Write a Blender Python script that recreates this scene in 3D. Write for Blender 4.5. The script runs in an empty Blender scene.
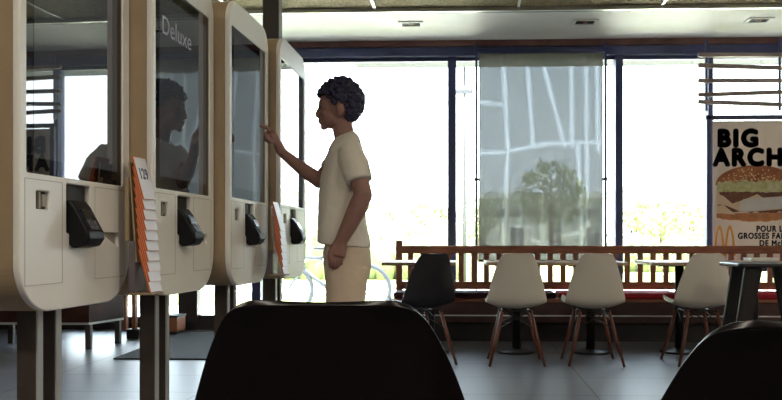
import bpy, bmesh, math, random
from mathutils import Vector, Matrix, Euler

random.seed(7)
scene = bpy.context.scene
COL = scene.collection
PI = math.pi
F, CX, HY, CH = 790.0, 430.0, 240.0, 0.93
YAW = math.radians(2.3)
RV = Vector((math.cos(YAW), math.sin(YAW), 0))
DV = Vector((-math.sin(YAW), math.cos(YAW), 0))


def C(px, py, D):
    """photo pixel at depth D -> world point"""
    p = RV * ((px - CX) * D / F) + DV * D
    return Vector((p.x, p.y, CH - (py - HY) * D / F))


def G(px, py):
    """photo pixel on the floor -> world point"""
    return C(px, py, CH * F / (py - HY))


def W(px, py, Y):
    """photo pixel on the plane y = Y -> world point"""
    D = Y / (math.cos(YAW) + (px - CX) / F * math.sin(YAW))
    p = C(px, py, D)
    return Vector((p.x, Y, p.z))


# ------------------------------------------------------------------ materials
def mat(name, col, rough=0.5, metal=0.0, spec=0.5, noise=0.0, nscale=8.0, bump=0.0, bscale=60.0, coat=0.0,
        emit=None, estr=0.0, col2=None, stretch=None, ior=None, sheen=0.0):
    m = bpy.data.materials.new(name)
    m.use_nodes = True
    nt = m.node_tree
    b = nt.nodes['Principled BSDF']
    b.inputs['Base Color'].default_value = (*col, 1)
    b.inputs['Roughness'].default_value = rough
    b.inputs['Metallic'].default_value = metal
    b.inputs['Specular IOR Level'].default_value = spec
    if ior:
        b.inputs['IOR'].default_value = ior
    if coat:
        b.inputs['Coat Weight'].default_value = coat
    if sheen:
        b.inputs['Sheen Weight'].default_value = sheen
    if emit:
        b.inputs['Emission Color'].default_value = (*emit, 1)
        b.inputs['Emission Strength'].default_value = estr
    tc = nt.nodes.new('ShaderNodeTexCoord')
    mp = nt.nodes.new('ShaderNodeMapping')
    nt.links.new(tc.outputs['Object'], mp.inputs['Vector'])
    if stretch:
        mp.inputs['Scale'].default_value = stretch
    if noise or col2:
        n = nt.nodes.new('ShaderNodeTexNoise')
        n.inputs['Scale'].default_value = nscale
        n.inputs['Detail'].default_value = 5
        nt.links.new(mp.outputs['Vector'], n.inputs['Vector'])
        mx = nt.nodes.new('ShaderNodeMix')
        mx.data_type = 'RGBA'
        c2 = col2 if col2 else tuple(max(0, c * (1 - noise)) for c in col)
        c1 = col if col2 else tuple(min(1, c * (1 + noise)) for c in col)
        mx.inputs['A'].default_value = (*c1, 1)
        mx.inputs['B'].default_value = (*c2, 1)
        cr = nt.nodes.new('ShaderNodeMapRange')
        cr.inputs['From Min'].default_value = 0.35
        cr.inputs['From Max'].default_value = 0.65
        nt.links.new(n.outputs['Fac'], cr.inputs['Value'])
        nt.links.new(cr.outputs['Result'], mx.inputs['Factor'])
        nt.links.new(mx.outputs['Result'], b.inputs['Base Color'])
    if bump:
        n2 = nt.nodes.new('ShaderNodeTexNoise')
        n2.inputs['Scale'].default_value = bscale
        n2.inputs['Detail'].default_value = 3
        nt.links.new(mp.outputs['Vector'], n2.inputs['Vector'])
        bp = nt.nodes.new('ShaderNodeBump')
        bp.inputs['Strength'].default_value = bump
        bp.inputs['Distance'].default_value = 0.01
        nt.links.new(n2.outputs['Fac'], bp.inputs['Height'])
        nt.links.new(bp.outputs['Normal'], b.inputs['Normal'])
    return m


def glass_mat(name, tint=(1, 1, 1), refl=0.06):
    m = bpy.data.materials.new(name)
    m.use_nodes = True
    nt = m.node_tree
    nt.nodes.clear()
    out = nt.nodes.new('ShaderNodeOutputMaterial')
    tr = nt.nodes.new('ShaderNodeBsdfTransparent')
    tr.inputs['Color'].default_value = (*tint, 1)
    gl = nt.nodes.new('ShaderNodeBsdfGlossy')
    gl.inputs['Roughness'].default_value = 0.0
    fr = nt.nodes.new('ShaderNodeFresnel')
    fr.inputs['IOR'].default_value = 1.45
    mx = nt.nodes.new('ShaderNodeMixShader')
    nt.links.new(fr.outputs['Fac'], mx.inputs['Fac'])
    nt.links.new(tr.outputs['BSDF'], mx.inputs[1])
    nt.links.new(gl.outputs['BSDF'], mx.inputs[2])
    nt.links.new(mx.outputs['Shader'], out.inputs['Surface'])
    return m


def floor_mat():
    m = mat('floor_tiles', (0.3, 0.3, 0.3), 0.22, spec=0.24)
    nt = m.node_tree
    b = nt.nodes['Principled BSDF']
    tc = nt.nodes.new('ShaderNodeTexCoord')
    mp = nt.nodes.new('ShaderNodeMapping')
    o = G(569, 364)
    mp.inputs['Location'].default_value = (-o.x, -o.y, 0)
    nt.links.new(tc.outputs['Object'], mp.inputs['Vector'])
    br = nt.nodes.new('ShaderNodeTexBrick')
    br.offset = 0.0
    br.inputs['Scale'].default_value = 1.0
    br.inputs['Brick Width'].default_value = 1.2
    br.inputs['Row Height'].default_value = 0.6
    br.inputs['Mortar Size'].default_value = 0.006
    br.inputs['Mortar Smooth'].default_value = 0.1
    br.inputs['Color1'].default_value = (0.125, 0.128, 0.150, 1)
    br.inputs['Color2'].default_value = (0.145, 0.147, 0.168, 1)
    br.inputs['Mortar'].default_value = (0.04, 0.04, 0.04, 1)
    nt.links.new(mp.outputs['Vector'], br.inputs['Vector'])
    n = nt.nodes.new('ShaderNodeTexNoise')
    n.inputs['Scale'].default_value = 3.0
    n.inputs['Detail'].default_value = 8
    nt.links.new(tc.outputs['Object'], n.inputs['Vector'])
    mx = nt.nodes.new('ShaderNodeMix')
    mx.data_type = 'RGBA'
    mx.blend_type = 'MULTIPLY'
    mx.inputs['Factor'].default_value = 0.5
    nt.links.new(br.outputs['Color'], mx.inputs['A'])
    mr = nt.nodes.new('ShaderNodeMapRange')
    mr.inputs['To Min'].default_value = 0.8
    mr.inputs['To Max'].default_value = 1.15
    nt.links.new(n.outputs['Fac'], mr.inputs['Value'])
    nt.links.new(mr.outputs['Result'], mx.inputs['B'])
    nt.links.new(mx.outputs['Result'], b.inputs['Base Color'])
    mr2 = nt.nodes.new('ShaderNodeMapRange')
    mr2.inputs['To Min'].default_value = 0.34
    mr2.inputs['To Max'].default_value = 0.40
    nt.links.new(n.outputs['Fac'], mr2.inputs['Value'])
    nt.links.new(mr2.outputs['Result'], b.inputs['Roughness'])
    bp = nt.nodes.new('ShaderNodeBump')
    bp.inputs['Strength'].default_value = 0.15
    bp.inputs['Distance'].default_value = 0.002
    bp.invert = True
    nt.links.new(br.outputs['Fac'], bp.inputs['Height'])
    nt.links.new(bp.outputs['Normal'], b.inputs['Normal'])
    return m


def ceiling_mat():
    m = mat('wood_wool_panels', (0.3, 0.25, 0.14), 0.9, noise=0.35, nscale=45, bump=0.8, bscale=80)
    return m


def blind_mat():
    """openly woven screen fabric: mostly a grey mesh, some light passes through; more see-through along drawn streaks"""
    m = bpy.data.materials.new('screen_fabric')
    m.use_nodes = True
    nt = m.node_tree
    nt.nodes.clear()
    out = nt.nodes.new('ShaderNodeOutputMaterial')
    tr = nt.nodes.new('ShaderNodeBsdfTransparent')
    tr.inputs['Color'].default_value = (0.86, 0.94, 1.0, 1)
    df = nt.nodes.new('ShaderNodeBsdfDiffuse')
    tl = nt.nodes.new('ShaderNodeBsdfTranslucent')
    df.inputs['Color'].default_value = (0.20, 0.19, 0.17, 1)
    tl.inputs['Color'].default_value = (0.05, 0.048, 0.044, 1)
    ad = nt.nodes.new('ShaderNodeMixShader')
    ad.inputs['Fac'].default_value = 0.5
    nt.links.new(df.outputs['BSDF'], ad.inputs[1])
    nt.links.new(tl.outputs['BSDF'], ad.inputs[2])
    tc = nt.nodes.new('ShaderNodeTexCoord')
    n = nt.nodes.new('ShaderNodeTexNoise')
    n.inputs['Scale'].default_value = 60
    n.inputs['Detail'].default_value = 2
    nt.links.new(tc.outputs['Object'], n.inputs['Vector'])
    mr = nt.nodes.new('ShaderNodeMapRange')
    mr.inputs['To Min'].default_value = BLIND_OPEN * 0.8
    mr.inputs['To Max'].default_value = BLIND_OPEN * 1.2
    nt.links.new(n.outputs['Fac'], mr.inputs['Value'])
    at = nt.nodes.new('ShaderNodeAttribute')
    at.attribute_name = 'streak'
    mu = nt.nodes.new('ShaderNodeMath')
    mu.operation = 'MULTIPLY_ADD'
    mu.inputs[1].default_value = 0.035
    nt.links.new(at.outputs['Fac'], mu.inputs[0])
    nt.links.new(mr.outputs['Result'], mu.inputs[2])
    mx = nt.nodes.new('ShaderNodeMixShader')
    nt.links.new(mu.outputs['Value'], mx.inputs['Fac'])
    nt.links.new(ad.outputs['Shader'], mx.inputs[1])
    nt.links.new(tr.outputs['BSDF'], mx.inputs[2])
    nt.links.new(mx.outputs['Shader'], out.inputs['Surface'])
    return m


BLIND_OPEN = 0.033
SKY = 9.0

M = {}
M['floor'] = floor_mat()
M['ceiling'] = ceiling_mat()
M['soffit'] = mat('white_plasterboard', (0.88, 0.88, 0.86), 0.6, noise=0.02)
M['strip'] = mat('aluminium_strip', (0.7, 0.7, 0.68), 0.35, metal=0.6)
M['navy'] = mat('dark_window_frame', (0.045, 0.055, 0.17), 0.4, noise=0.1)  # blue haze of lens flare is mixed into the dark frame colour
M['doorframe'] = mat('dark_bronze_door_frame', (0.022, 0.018, 0.020), 0.4)
M['brown_trim'] = mat('reddish_brown_trim', (0.19, 0.085, 0.075), 0.5, noise=0.2, nscale=6)
M['darkwall'] = mat('dark_brown_wall', (0.06, 0.04, 0.035), 0.6, noise=0.2, nscale=3)
M['beigewall'] = mat('beige_painted_wall', (0.50, 0.44, 0.34), 0.7, noise=0.04, nscale=3)
M['glass'] = glass_mat('window_glass', (0.97, 0.985, 0.98))
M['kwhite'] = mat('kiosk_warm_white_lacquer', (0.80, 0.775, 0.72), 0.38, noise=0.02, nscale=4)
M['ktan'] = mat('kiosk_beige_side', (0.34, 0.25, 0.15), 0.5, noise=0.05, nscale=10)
M['kline'] = mat('panel_joint', (0.33, 0.30, 0.25), 0.6)
M['bezel'] = mat('black_screen_glass', (0.006, 0.007, 0.009), 0.02, spec=0.5, ior=1.9)
M['lcd'] = mat('glossy_display', (0.012, 0.013, 0.015), 0.015, spec=0.5, ior=1.9, emit=(0.9, 1.0, 1.05), estr=0.018)
M['lcdtext'] = mat('display_lettering', (0.2, 0.2, 0.2), 0.1, emit=(0.9, 0.95, 1.0), estr=0.07)
M['black'] = mat('black_plastic', (0.007, 0.007, 0.009), 0.45, spec=0.2)
M['recess'] = mat('dark_recess', (0.02, 0.017, 0.016), 0.6)
M['key'] = mat('grey_keys', (0.09, 0.09, 0.10), 0.4)
M['lamp_glass'] = mat('small_display', (0.015, 0.017, 0.02), 0.15, spec=0.3)
M['post'] = mat('dark_bronze_post', (0.055, 0.042, 0.036), 0.45, noise=0.15)
M['poststrip'] = mat('post_aluminium_edge', (0.50, 0.52, 0.52), 0.4, metal=0.3)
M['orange'] = mat('orange_plastic', (0.62, 0.14, 0.025), 0.45, noise=0.06)
M['label'] = mat('pale_number_label', (0.74, 0.72, 0.76), 0.4)
M['numink'] = mat('navy_ink', (0.03, 0.03, 0.10), 0.5)
M['smoke'] = mat('smoky_grey_holder', (0.14, 0.12, 0.13), 0.25)
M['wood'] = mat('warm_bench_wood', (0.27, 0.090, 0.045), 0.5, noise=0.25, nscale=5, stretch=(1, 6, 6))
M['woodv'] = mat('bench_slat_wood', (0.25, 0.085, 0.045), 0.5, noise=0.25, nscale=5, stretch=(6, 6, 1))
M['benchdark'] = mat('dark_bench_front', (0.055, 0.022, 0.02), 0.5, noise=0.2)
M['kick'] = mat('dark_kickboard', (0.02, 0.018, 0.02), 0.6)
M['tabletop'] = mat('oak_table_top', (0.36, 0.24, 0.15), 0.35, noise=0.2, nscale=5, stretch=(1, 6, 6))
M['red'] = mat('red_cushion_vinyl', (0.45, 0.02, 0.035), 0.65, spec=0.25, noise=0.1)
M['darkcush'] = mat('plum_cushion_vinyl', (0.06, 0.015, 0.02), 0.65, spec=0.25, noise=0.1)
M['shellwhite'] = mat('cream_chair_shell', (0.74, 0.69, 0.61), 0.5, noise=0.02)
M['shellblack'] = mat('black_chair_shell', (0.013, 0.013, 0.018), 0.42)
M['shellbrown'] = mat('very_dark_brown_chair_shell', (0.006, 0.004, 0.004), 0.30, spec=0.2)
M['legwood'] = mat('reddish_leg_wood', (0.15, 0.048, 0.028), 0.4, noise=0.2, nscale=10)
M['wire'] = mat('black_steel', (0.012, 0.012, 0.014), 0.35, metal=0.3)
M['matt'] = mat('charcoal_entrance_mat', (0.028, 0.028, 0.032), 0.95, bump=0.8, bscale=300)
M['cabinet'] = mat('dark_mahogany', (0.04, 0.014, 0.013), 0.6, spec=0.2, noise=0.3, nscale=4)
M['copper'] = mat('copper_brown_wood', (0.30, 0.11, 0.05), 0.45, noise=0.15)
M['column'] = mat('dark_steel_column', (0.06, 0.05, 0.045), 0.4, metal=0.2)
M['skin'] = mat('tanned_skin', (0.30, 0.165, 0.135), 0.5, noise=0.05, nscale=20, spec=0.3)
M['hair'] = mat('black_curly_hair', (0.024, 0.024, 0.060), 0.6)  # black hair, with a bluish flare tint put into its colour
M['shirt'] = mat('cream_cotton', (0.74, 0.69, 0.60), 0.85, noise=0.03, bump=0.3, bscale=30)
M['pants'] = mat('sand_cotton', (0.62, 0.50, 0.38), 0.85, noise=0.04, bump=0.3, bscale=25)
M['shoe'] = mat('white_trainer', (0.6, 0.6, 0.58), 0.6)
M['eye'] = mat('eye', (0.10, 0.075, 0.065), 0.25)
M['poster'] = mat('poster_paper', (0.60, 0.52, 0.47), 0.5, noise=0.02)
nt_ = M['poster'].node_tree
b_ = nt_.nodes['Principled BSDF']
tl_ = nt_.nodes.new('ShaderNodeBsdfTranslucent')
tl_.inputs['Color'].default_value = (.62, .54, .49, 1)
mx_ = nt_.nodes.new('ShaderNodeMixShader')
mx_.inputs['Fac'].default_value = .26
nt_.links.new(b_.outputs['BSDF'], mx_.inputs[1])
nt_.links.new(tl_.outputs['BSDF'], mx_.inputs[2])
nt_.links.new(mx_.outputs['Shader'], nt_.nodes['Material Output'].inputs['Surface'])
M['ink'] = mat('black_print', (0.012, 0.012, 0.03), 0.5)
M['bun'] = mat('bun_print', (0.42, 0.14, 0.05), 0.5, col2=(0.30, 0.085, 0.03), nscale=9)
M['bunlow'] = mat('lower_bun_print', (0.50, 0.20, 0.08), 0.5, noise=0.2, nscale=9)
M['sesame'] = mat('sesame_print', (0.75, 0.55, 0.30), 0.5)
M['lettuce'] = mat('lettuce_print', (0.42, 0.44, 0.17), 0.5, col2=(0.62, 0.58, 0.36), nscale=22)
M['patty'] = mat('patty_print', (0.11, 0.035, 0.022), 0.5, col2=(0.20, 0.07, 0.04), nscale=25)
M['cheese'] = mat('cheese_print', (0.66, 0.50, 0.36), 0.5, noise=0.05)
M['pale_bar'] = mat('pale_bar_print', (0.62, 0.60, 0.60), 0.5, noise=0.05)
M['gold'] = mat('golden_print', (0.70, 0.34, 0.07), 0.5)
M['slat'] = mat('grey_brown_slat', (0.34, 0.26, 0.25), 0.5, noise=0.2, nscale=5, stretch=(1, 6, 6))
M['lampframe'] = mat('white_lamp_trim', (0.85, 0.85, 0.82), 0.4)
M['lamplens'] = mat('dark_lamp_reflector', (0.012, 0.009, 0.007), 0.6, spec=0.1)
M['fill_lit'] = mat('fill_diffuser', (0.9, 0.9, 0.9), 0.5, emit=(1.0, 0.86, 0.66), estr=3.0)
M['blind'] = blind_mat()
M['grass'] = mat('lawn', (0.22, 0.25, 0.08), 0.95, noise=0.35, nscale=1.5)
M['paving'] = mat('pale_paving', (0.78, 0.77, 0.73), 0.9, noise=0.1, nscale=2)
M['render'] = mat('pale_building_render', (0.86, 0.84, 0.80), 0.8, noise=0.06, nscale=1)
M['bwin'] = mat('building_window_glass', (0.12, 0.135, 0.15), 0.3)
M['roofg'] = mat('grey_roof_edge', (0.75, 0.75, 0.73), 0.7)
M['leaf'] = mat('tree_leaves', (0.27, 0.31, 0.15), 0.7, noise=0.4, nscale=3)
M['bark'] = mat('bark', (0.10, 0.07, 0.05), 0.9, noise=0.3)
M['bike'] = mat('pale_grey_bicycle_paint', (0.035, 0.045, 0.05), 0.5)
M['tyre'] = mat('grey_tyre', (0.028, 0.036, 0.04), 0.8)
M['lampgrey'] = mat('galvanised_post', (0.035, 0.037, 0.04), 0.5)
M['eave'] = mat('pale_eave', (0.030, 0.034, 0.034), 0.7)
M['tray'] = mat('white_paper_tray', (0.72, 0.74, 0.70), 0.5)
M['hchair'] = mat('black_high_chair_plastic', (0.014, 0.012, 0.014), 0.3)


# ------------------------------------------------------------------ mesh helpers
class MB:
    def __init__(self):
        self.bm = bmesh.new()

    def _add(self, verts, faces, smooth=False):
        vs = [self.bm.verts.new(v) for v in verts]
        for f in faces:
            try:
                fc = self.bm.faces.new([vs[i] for i in f])
                fc.smooth = smooth
            except ValueError:
                pass
        return vs

    def box(self, lo, hi, mtx=None):
        x0, y0, z0 = lo
        x1, y1, z1 = hi
        v = [Vector(p) for p in ((x0, y0, z0), (x1, y0, z0), (x1, y1, z0), (x0, y1, z0),
                                 (x0, y0, z1), (x1, y0, z1), (x1, y1, z1), (x0, y1, z1))]
        if mtx:
            v = [mtx @ p for p in v]
        self._add(v, [(0, 3, 2, 1), (4, 5, 6, 7), (0, 1, 5, 4), (1, 2, 6, 5), (2, 3, 7, 6), (3, 0, 4, 7)])
        return self

    def prism(self, poly, z0, z1, mtx=None):
        """poly in XY extruded along Z"""
        n = len(poly)
        v = [Vector((p[0], p[1], z0)) for p in poly] + [Vector((p[0], p[1], z1)) for p in poly]
        if mtx:
            v = [mtx @ p for p in v]
        f = [tuple(range(n - 1, -1, -1)), tuple(range(n, 2 * n))]
        f += [(i, (i + 1) % n, n + (i + 1) % n, n + i) for i in range(n)]
        self._add(v, f)
        return self

    def tube(self, pts, rad, seg=12, caps=True, flat=None):
        """swept tube; rad = float | list of float | list of (ru, rv); flat = reference vector for u"""
        pts = [Vector(p) for p in pts]
        n = len(pts)
        if not isinstance(rad, (list, tuple)):
            rad = [rad] * n
        rings = []
        up = None
        for i, p in enumerate(pts):
            if i == 0:
                t = pts[1] - p
            elif i == n - 1:
                t = p - pts[i - 1]
            else:
                t = (pts[i + 1] - p).normalized() + (p - pts[i - 1]).normalized()
            t.normalize()
            if flat is not None:
                ref = Vector(flat)
            elif up is not None:
                ref = up
            else:
                ref = Vector((0, 0, 1)) if abs(t.z) < 0.9 else Vector((1, 0, 0))
            u = ref - t * ref.dot(t)
            if u.length < 1e-5:
                u = t.orthogonal()
            u.normalize()
            up = u
            w = t.cross(u)
            r = rad[i]
            ru, rw = r if isinstance(r, (list, tuple)) else (r, r)
            rings.append([p + u * (ru * math.cos(2 * PI * k / seg)) + w * (rw * math.sin(2 * PI * k / seg)) for k in range(seg)])
        v = [q for r in rings for q in r]
        f = []
        for i in range(n - 1):
            for k in range(seg):
                a, b = i * seg + k, i * seg + (k + 1) % seg
                f.append((a, b, b + seg, a + seg))
        vs = self._add(v, f, True)
        if caps:
            try:
                self.bm.faces.new(list(reversed(vs[:seg])))
                self.bm.faces.new(vs[-seg:])
            except ValueError:
                pass
        return self

    def ball(self, c, r, seg=16, ring=10, mtx=None):
        c = Vector(c)
        if not isinstance(r, (list, tuple)):
            r = (r, r, r)
        v = [Vector((0, 0, r[2]))]
        for i in range(1, ring):
            th = PI * i / ring
            for k in range(seg):
                ph = 2 * PI * k / seg
                v.append(Vector((r[0] * math.sin(th) * math.cos(ph), r[1] * math.sin(th) * math.sin(ph), r[2] * math.cos(th))))
        v.append(Vector((0, 0, -r[2])))
        if mtx:
            v = [mtx @ p for p in v]
        v = [p + c for p in v]
        f = [(0, 1 + k, 1 + (k + 1) % seg) for k in range(seg)]
        for i in range(ring - 2):
            for k in range(seg):
                a, b = 1 + i * seg + k, 1 + i * seg + (k + 1) % seg
                f.append((a, a + seg, b + seg, b))
        base = 1 + (ring - 2) * seg
        f += [(len(v) - 1, base + (k + 1) % seg, base + k) for k in range(seg)]
        self._add(v, f, True)
        return self

    def grid(self, P, smooth=True, closed=False):
        n, m = len(P), len(P[0])
        v = [q for r in P for q in r]
        f = []
        for i in range(n - 1):
            for k in range(m if closed else m - 1):
                a, b = i * m + k, i * m + (k + 1) % m
                f.append((a, b, b + m, a + m))
        self._add(v, f, smooth)
        return self

    def loft(self, rings, smooth=True):
        """closed rings + caps"""
        m = len(rings[0])
        v = [q for r in rings for q in r]
        f = []
        for i in range(len(rings) - 1):
            for k in range(m):
                a, b = i * m + k, i * m + (k + 1) % m
                f.append((a, b, b + m, a + m))
        vs = self._add(v, f, smooth)
        try:
            self.bm.faces.new(list(reversed(vs[:m])))
            self.bm.faces.new(vs[-m:])
        except ValueError:
            pass
        return self

    def build(self, name, material, parent=None, loc=None, bevel=0.0, bseg=2, solid=0.0, subsurf=0, angle=0.6):
        bmesh.ops.recalc_face_normals(self.bm, faces=self.bm.faces[:])
        me = bpy.data.meshes.new(name)
        self.bm.to_mesh(me)
        self.bm.free()
        if material:
            me.materials.append(material)
        o = bpy.data.objects.new(name, me)
        COL.objects.link(o)
        if parent:
            o.parent = parent
        if loc is not None:
            o.location = loc
        if solid:
            s = o.modifiers.new('solid', 'SOLIDIFY')
            s.thickness = solid
            s.offset = 0
        if bevel:
            b = o.modifiers.new('bevel', 'BEVEL')
            b.width = bevel
            b.segments = bseg
            b.limit_method = 'ANGLE'
            b.angle_limit = angle
        if subsurf:
            s = o.modifiers.new('sub', 'SUBSURF')
            s.levels = subsurf
            s.render_levels = subsurf
        return o


def tag(o, label=None, cat=None, group=None, kind=None):
    if label:
        o['label'] = label
    if cat:
        o['category'] = cat
    if group:
        o['group'] = group
    if kind:
        o['kind'] = kind
    return o


def empty(name, loc, rz=0.0, label=None, cat=None, group=None):
    o = bpy.data.objects.new(name, None)
    COL.objects.link(o)
    o.empty_display_size = 0.1
    o.location = loc
    o.rotation_euler = (0, 0, rz)
    return tag(o, label, cat, group)


def copy_tree(o, parent=None):
    c = o.copy()
    COL.objects.link(c)
    if parent:
        c.parent = parent
    for ch in list(o.children):
        copy_tree(ch, c)
    return c


def rrect(x0, x1, y0, y1, r, seg=10):
    """rounded rectangle polygon; r = single radius or (bl, br, tr, tl)"""
    if not isinstance(r, (list, tuple)):
        r = (r,) * 4
    cs = [(x0 + r[0], y0 + r[0], PI, r[0]), (x1 - r[1], y0 + r[1], 1.5 * PI, r[1]),
          (x1 - r[2], y1 - r[2], 0, r[2]), (x0 + r[3], y1 - r[3], 0.5 * PI, r[3])]
    pts = []
    for cx, cy, a0, rr in cs:
        for k in range(seg + 1):
            a = a0 + 0.5 * PI * k / seg
            pts.append((cx + rr * math.cos(a), cy + rr * math.sin(a)))
    return pts


def plate_with_holes(name, polys, depth, bevel, material, parent, mtx):
    """polys[0] outline, others holes; in curve XY, extruded +-depth/2; mtx moves it into place"""
    cu = bpy.data.curves.new(name + '_c', 'CURVE')
    cu.dimensions = '2D'
    cu.fill_mode = 'BOTH'
    for poly in polys:
        s = cu.splines.new('POLY')
        s.points.add(len(poly) - 1)
        for i, p in enumerate(poly):
            s.points[i].co = (p[0], p[1], 0, 1)
        s.use_cyclic_u = True
    cu.extrude = depth / 2 - bevel
    cu.bevel_depth = bevel
    cu.bevel_resolution = 2
    cu.offset = -bevel
    t = bpy.data.objects.new(name + '_c', cu)
    COL.objects.link(t)
    dg = bpy.context.evaluated_depsgraph_get()
    me = bpy.data.meshes.new_from_object(t.evaluated_get(dg))
    bpy.data.objects.remove(t)
    bpy.data.curves.remove(cu)
    me.name = name
    me.transform(mtx)
    me.materials.clear()
    me.materials.append(material)
    o = bpy.data.objects.new(name, me)
    COL.objects.link(o)
    if parent:
        o.parent = parent
    return o


def lettering(name, s, size, material, parent, mtx, bold=0.0, sx=1.0, extr=0.0015, align='LEFT'):
    cu = bpy.data.curves.new(name + '_f', 'FONT')
    cu.body = s
    cu.size = size
    cu.extrude = extr
    cu.align_x = align
    cu.space_character = 1.0 + (bold / size) * 3.2
    t = bpy.data.objects.new(name + '_f', cu)
    COL.objects.link(t)
    dg = bpy.context.evaluated_depsgraph_get()
    me0 = bpy.data.meshes.new_from_object(t.evaluated_get(dg))
    bpy.data.objects.remove(t)
    bpy.data.curves.remove(cu)
    bm = bmesh.new()
    offs = [(0, 0)]
    if bold:
        offs += [(bold * math.cos(k * PI / 4), bold * math.sin(k * PI / 4)) for k in range(8)]
    for dx, dy in offs:
        m2 = me0.copy()
        m2.transform(Matrix.Translation((dx, dy, 0)))
        bm.from_mesh(m2)
        bpy.data.meshes.remove(m2)
    bpy.data.meshes.remove(me0)
    me = bpy.data.meshes.new(name)
    bm.to_mesh(me)
    bm.free()
    me.transform(mtx @ Matrix.Diagonal((sx, 1, 1, 1)))
    me.materials.clear()
    me.materials.append(material)
    o = bpy.data.objects.new(name, me)
    COL.objects.link(o)
    if parent:
        o.parent = parent
    return o


def upright(x, y, z):
    """curve XY -> world XZ facing -Y"""
    return Matrix.Translation((x, y, z)) @ Matrix.Rotation(PI / 2, 4, 'X')


def remeshed(mb, name, material, parent, voxel, smooth=3, rough=0.0):
    bmesh.ops.recalc_face_normals(mb.bm, faces=mb.bm.faces[:])
    me = bpy.data.meshes.new(name + '_raw')
    mb.bm.to_mesh(me)
    mb.bm.free()
    t = bpy.data.objects.new(name + '_raw', me)
    COL.objects.link(t)
    r = t.modifiers.new('r', 'REMESH')
    r.mode = 'VOXEL'
    r.voxel_size = voxel
    dg = bpy.context.evaluated_depsgraph_get()
    me2 = bpy.data.meshes.new_from_object(t.evaluated_get(dg))
    bpy.data.objects.remove(t)
    bpy.data.meshes.remove(me)
    bm = bmesh.new()
    bm.from_mesh(me2)
    for _ in range(smooth):
        bmesh.ops.smooth_vert(bm, verts=bm.verts[:], factor=0.5, use_axis_x=True, use_axis_y=True, use_axis_z=True)
    for f in bm.faces:
        f.smooth = True
    bm.to_mesh(me2)
    bm.free()
    me2.name = name
    me2.materials.clear()
    me2.materials.append(material)
    o = bpy.data.objects.new(name, me2)
    COL.objects.link(o)
    if parent:
        o.parent = parent
    return o


def struct(name, mb, material, bevel=0.0, parent=None):
    o = mb.build(name, material, parent, bevel=bevel)
    if not parent:
        o['kind'] = 'structure'
    return o


# ------------------------------------------------------------------ room shell
YW = 8.1                      # window wall
XL, XR, YB = -5.6, 6.4, -4.6  # other walls
ZC = 2.985
ZS = 2.955
struct('floor', MB().box((XL - .2, YB - .2, -0.12), (XR + .2, YW + .1, 0)), M['floor'])
struct('ceiling', MB().box((XL - .2, YB - .2, ZC), (XR + .2, YW + .2, ZC + .2)), M['ceiling'])
YS = W(455, 13.5, 7.05).y
cs = MB()
cs.box((XL, YS, ZS), (XR, YW - .02, ZC + .02))
struct('ceiling_soffit', cs, M['soffit'])
# grid of thin strips under the wood wool panels
g = MB()
for px in (372, 520, 668, 816, 224, 76, -72):
    x = W(px, 5, 6.75).x
    g.box((x - .012, YB, ZC - .012), (x + .012, YS - .02, ZC + .01))
for y in (6.35, 5.1, 3.85, 2.6, 1.35, 0.1, -1.2, -2.5, -3.8):
    g.box((XL, y - .012, ZC - .011), (XR, y + .012, ZC + .01))
struct('trim_1', g, M['strip'])
struct('trim_2', MB().box((XL, YS - .07, ZS - .004), (XR, YS - .03, ZC + .01)), M['strip'])
struct('trim_6', MB().box((XL, YS - .03, ZS - .002), (XR, YS - .002, ZC + .01)), M['navy'])
# window wall: brown trim, dark header, low sill
struct('trim_3', MB().box((XL, YW - .10, 2.895), (XR, YW + .05, ZS - .001)), M['brown_trim'], .004)
struct('wall_front', MB().box((XL, YW - .07, 2.80), (XR, YW + .13, 2.894)).box((XL, YW - .02, 2.894), (XR, YW + .13, ZC)), M['navy'], .004)
struct('trim_7', MB().box((XL, YW - .03, -0.02), (XR, YW + .13, 0.075)), M['kick'], .004)
# side and back walls
struct('wall_left', MB().box((XL - .15, YB - .15, 0), (XL, YW + .1, ZC)), M['darkwall'])
struct('wall_right', MB().box((XR, YB - .15, 0), (XR + .15, YW + .1, ZC)), M['beigewall'])
struct('wall_back', MB().box((XL, YB - .15, 0), (XR, YB, ZC)), M['beigewall'])

# windows of the front wall: frame posts at these photo columns (at the wall), (centre px, width m)
posts = [(-60, .10), (60, .10), (156, .07), (189, .20), (257, .09), (452, .085), (618.5, .075), (709.5, .05), (860, .085)]
xs = [(W(p, 240, YW).x, w) for p, w in posts]
xs = [(XL, .1)] + xs + [(XR - .05, .1)]
for i in range(len(xs) - 1):
    (x0, w0), (x1, w1) = xs[i], xs[i + 1]
    name = 'door_1' if i == 4 else 'window_%d' % (i + 1)
    fr = MB()
    a, b = x0 + w0 / 2, x1 - w1 / 2
    if i < 2:                       # solid wall left of the doors
        struct('wall_front_panel', MB().box((x0 - w0 / 2, YW, .075), (x1 - w1 / 2 - .002, YW + .09, 2.80)), M['darkwall'])
        continue
    fr.box((x0 - w0 / 2, YW - .045, .075), (x0 + w0 / 2, YW + .09, 2.80))
    lowz = 0.13
    fr.box((a, YW, .075), (b, YW + .06, lowz)).box((a, YW, 2.765), (b, YW + .06, 2.80))
    if i == 4:
        fr.box((a, YW - .01, .075), (b, YW + .06, .15))
    o = struct(name, fr, M['navy'] if i > 4 else M['doorframe'], .004)
    MB().box((a, YW + .025, lowz - .01), (b, YW + .033, 2.78)).build('pane', M['glass'], o)
    if i == 4:
        MB().tube([(b - .09, YW - .07, .95), (b - .09, YW - .07, 1.35)], .014).tube([(b - .09, YW - .07, 1.0), (b - .09, YW + .01, 1.0)], .008) \
            .tube([(b - .09, YW - .07, 1.3), (b - .09, YW + .01, 1.3)], .008).build('door_handle', M['strip'], o)
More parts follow.
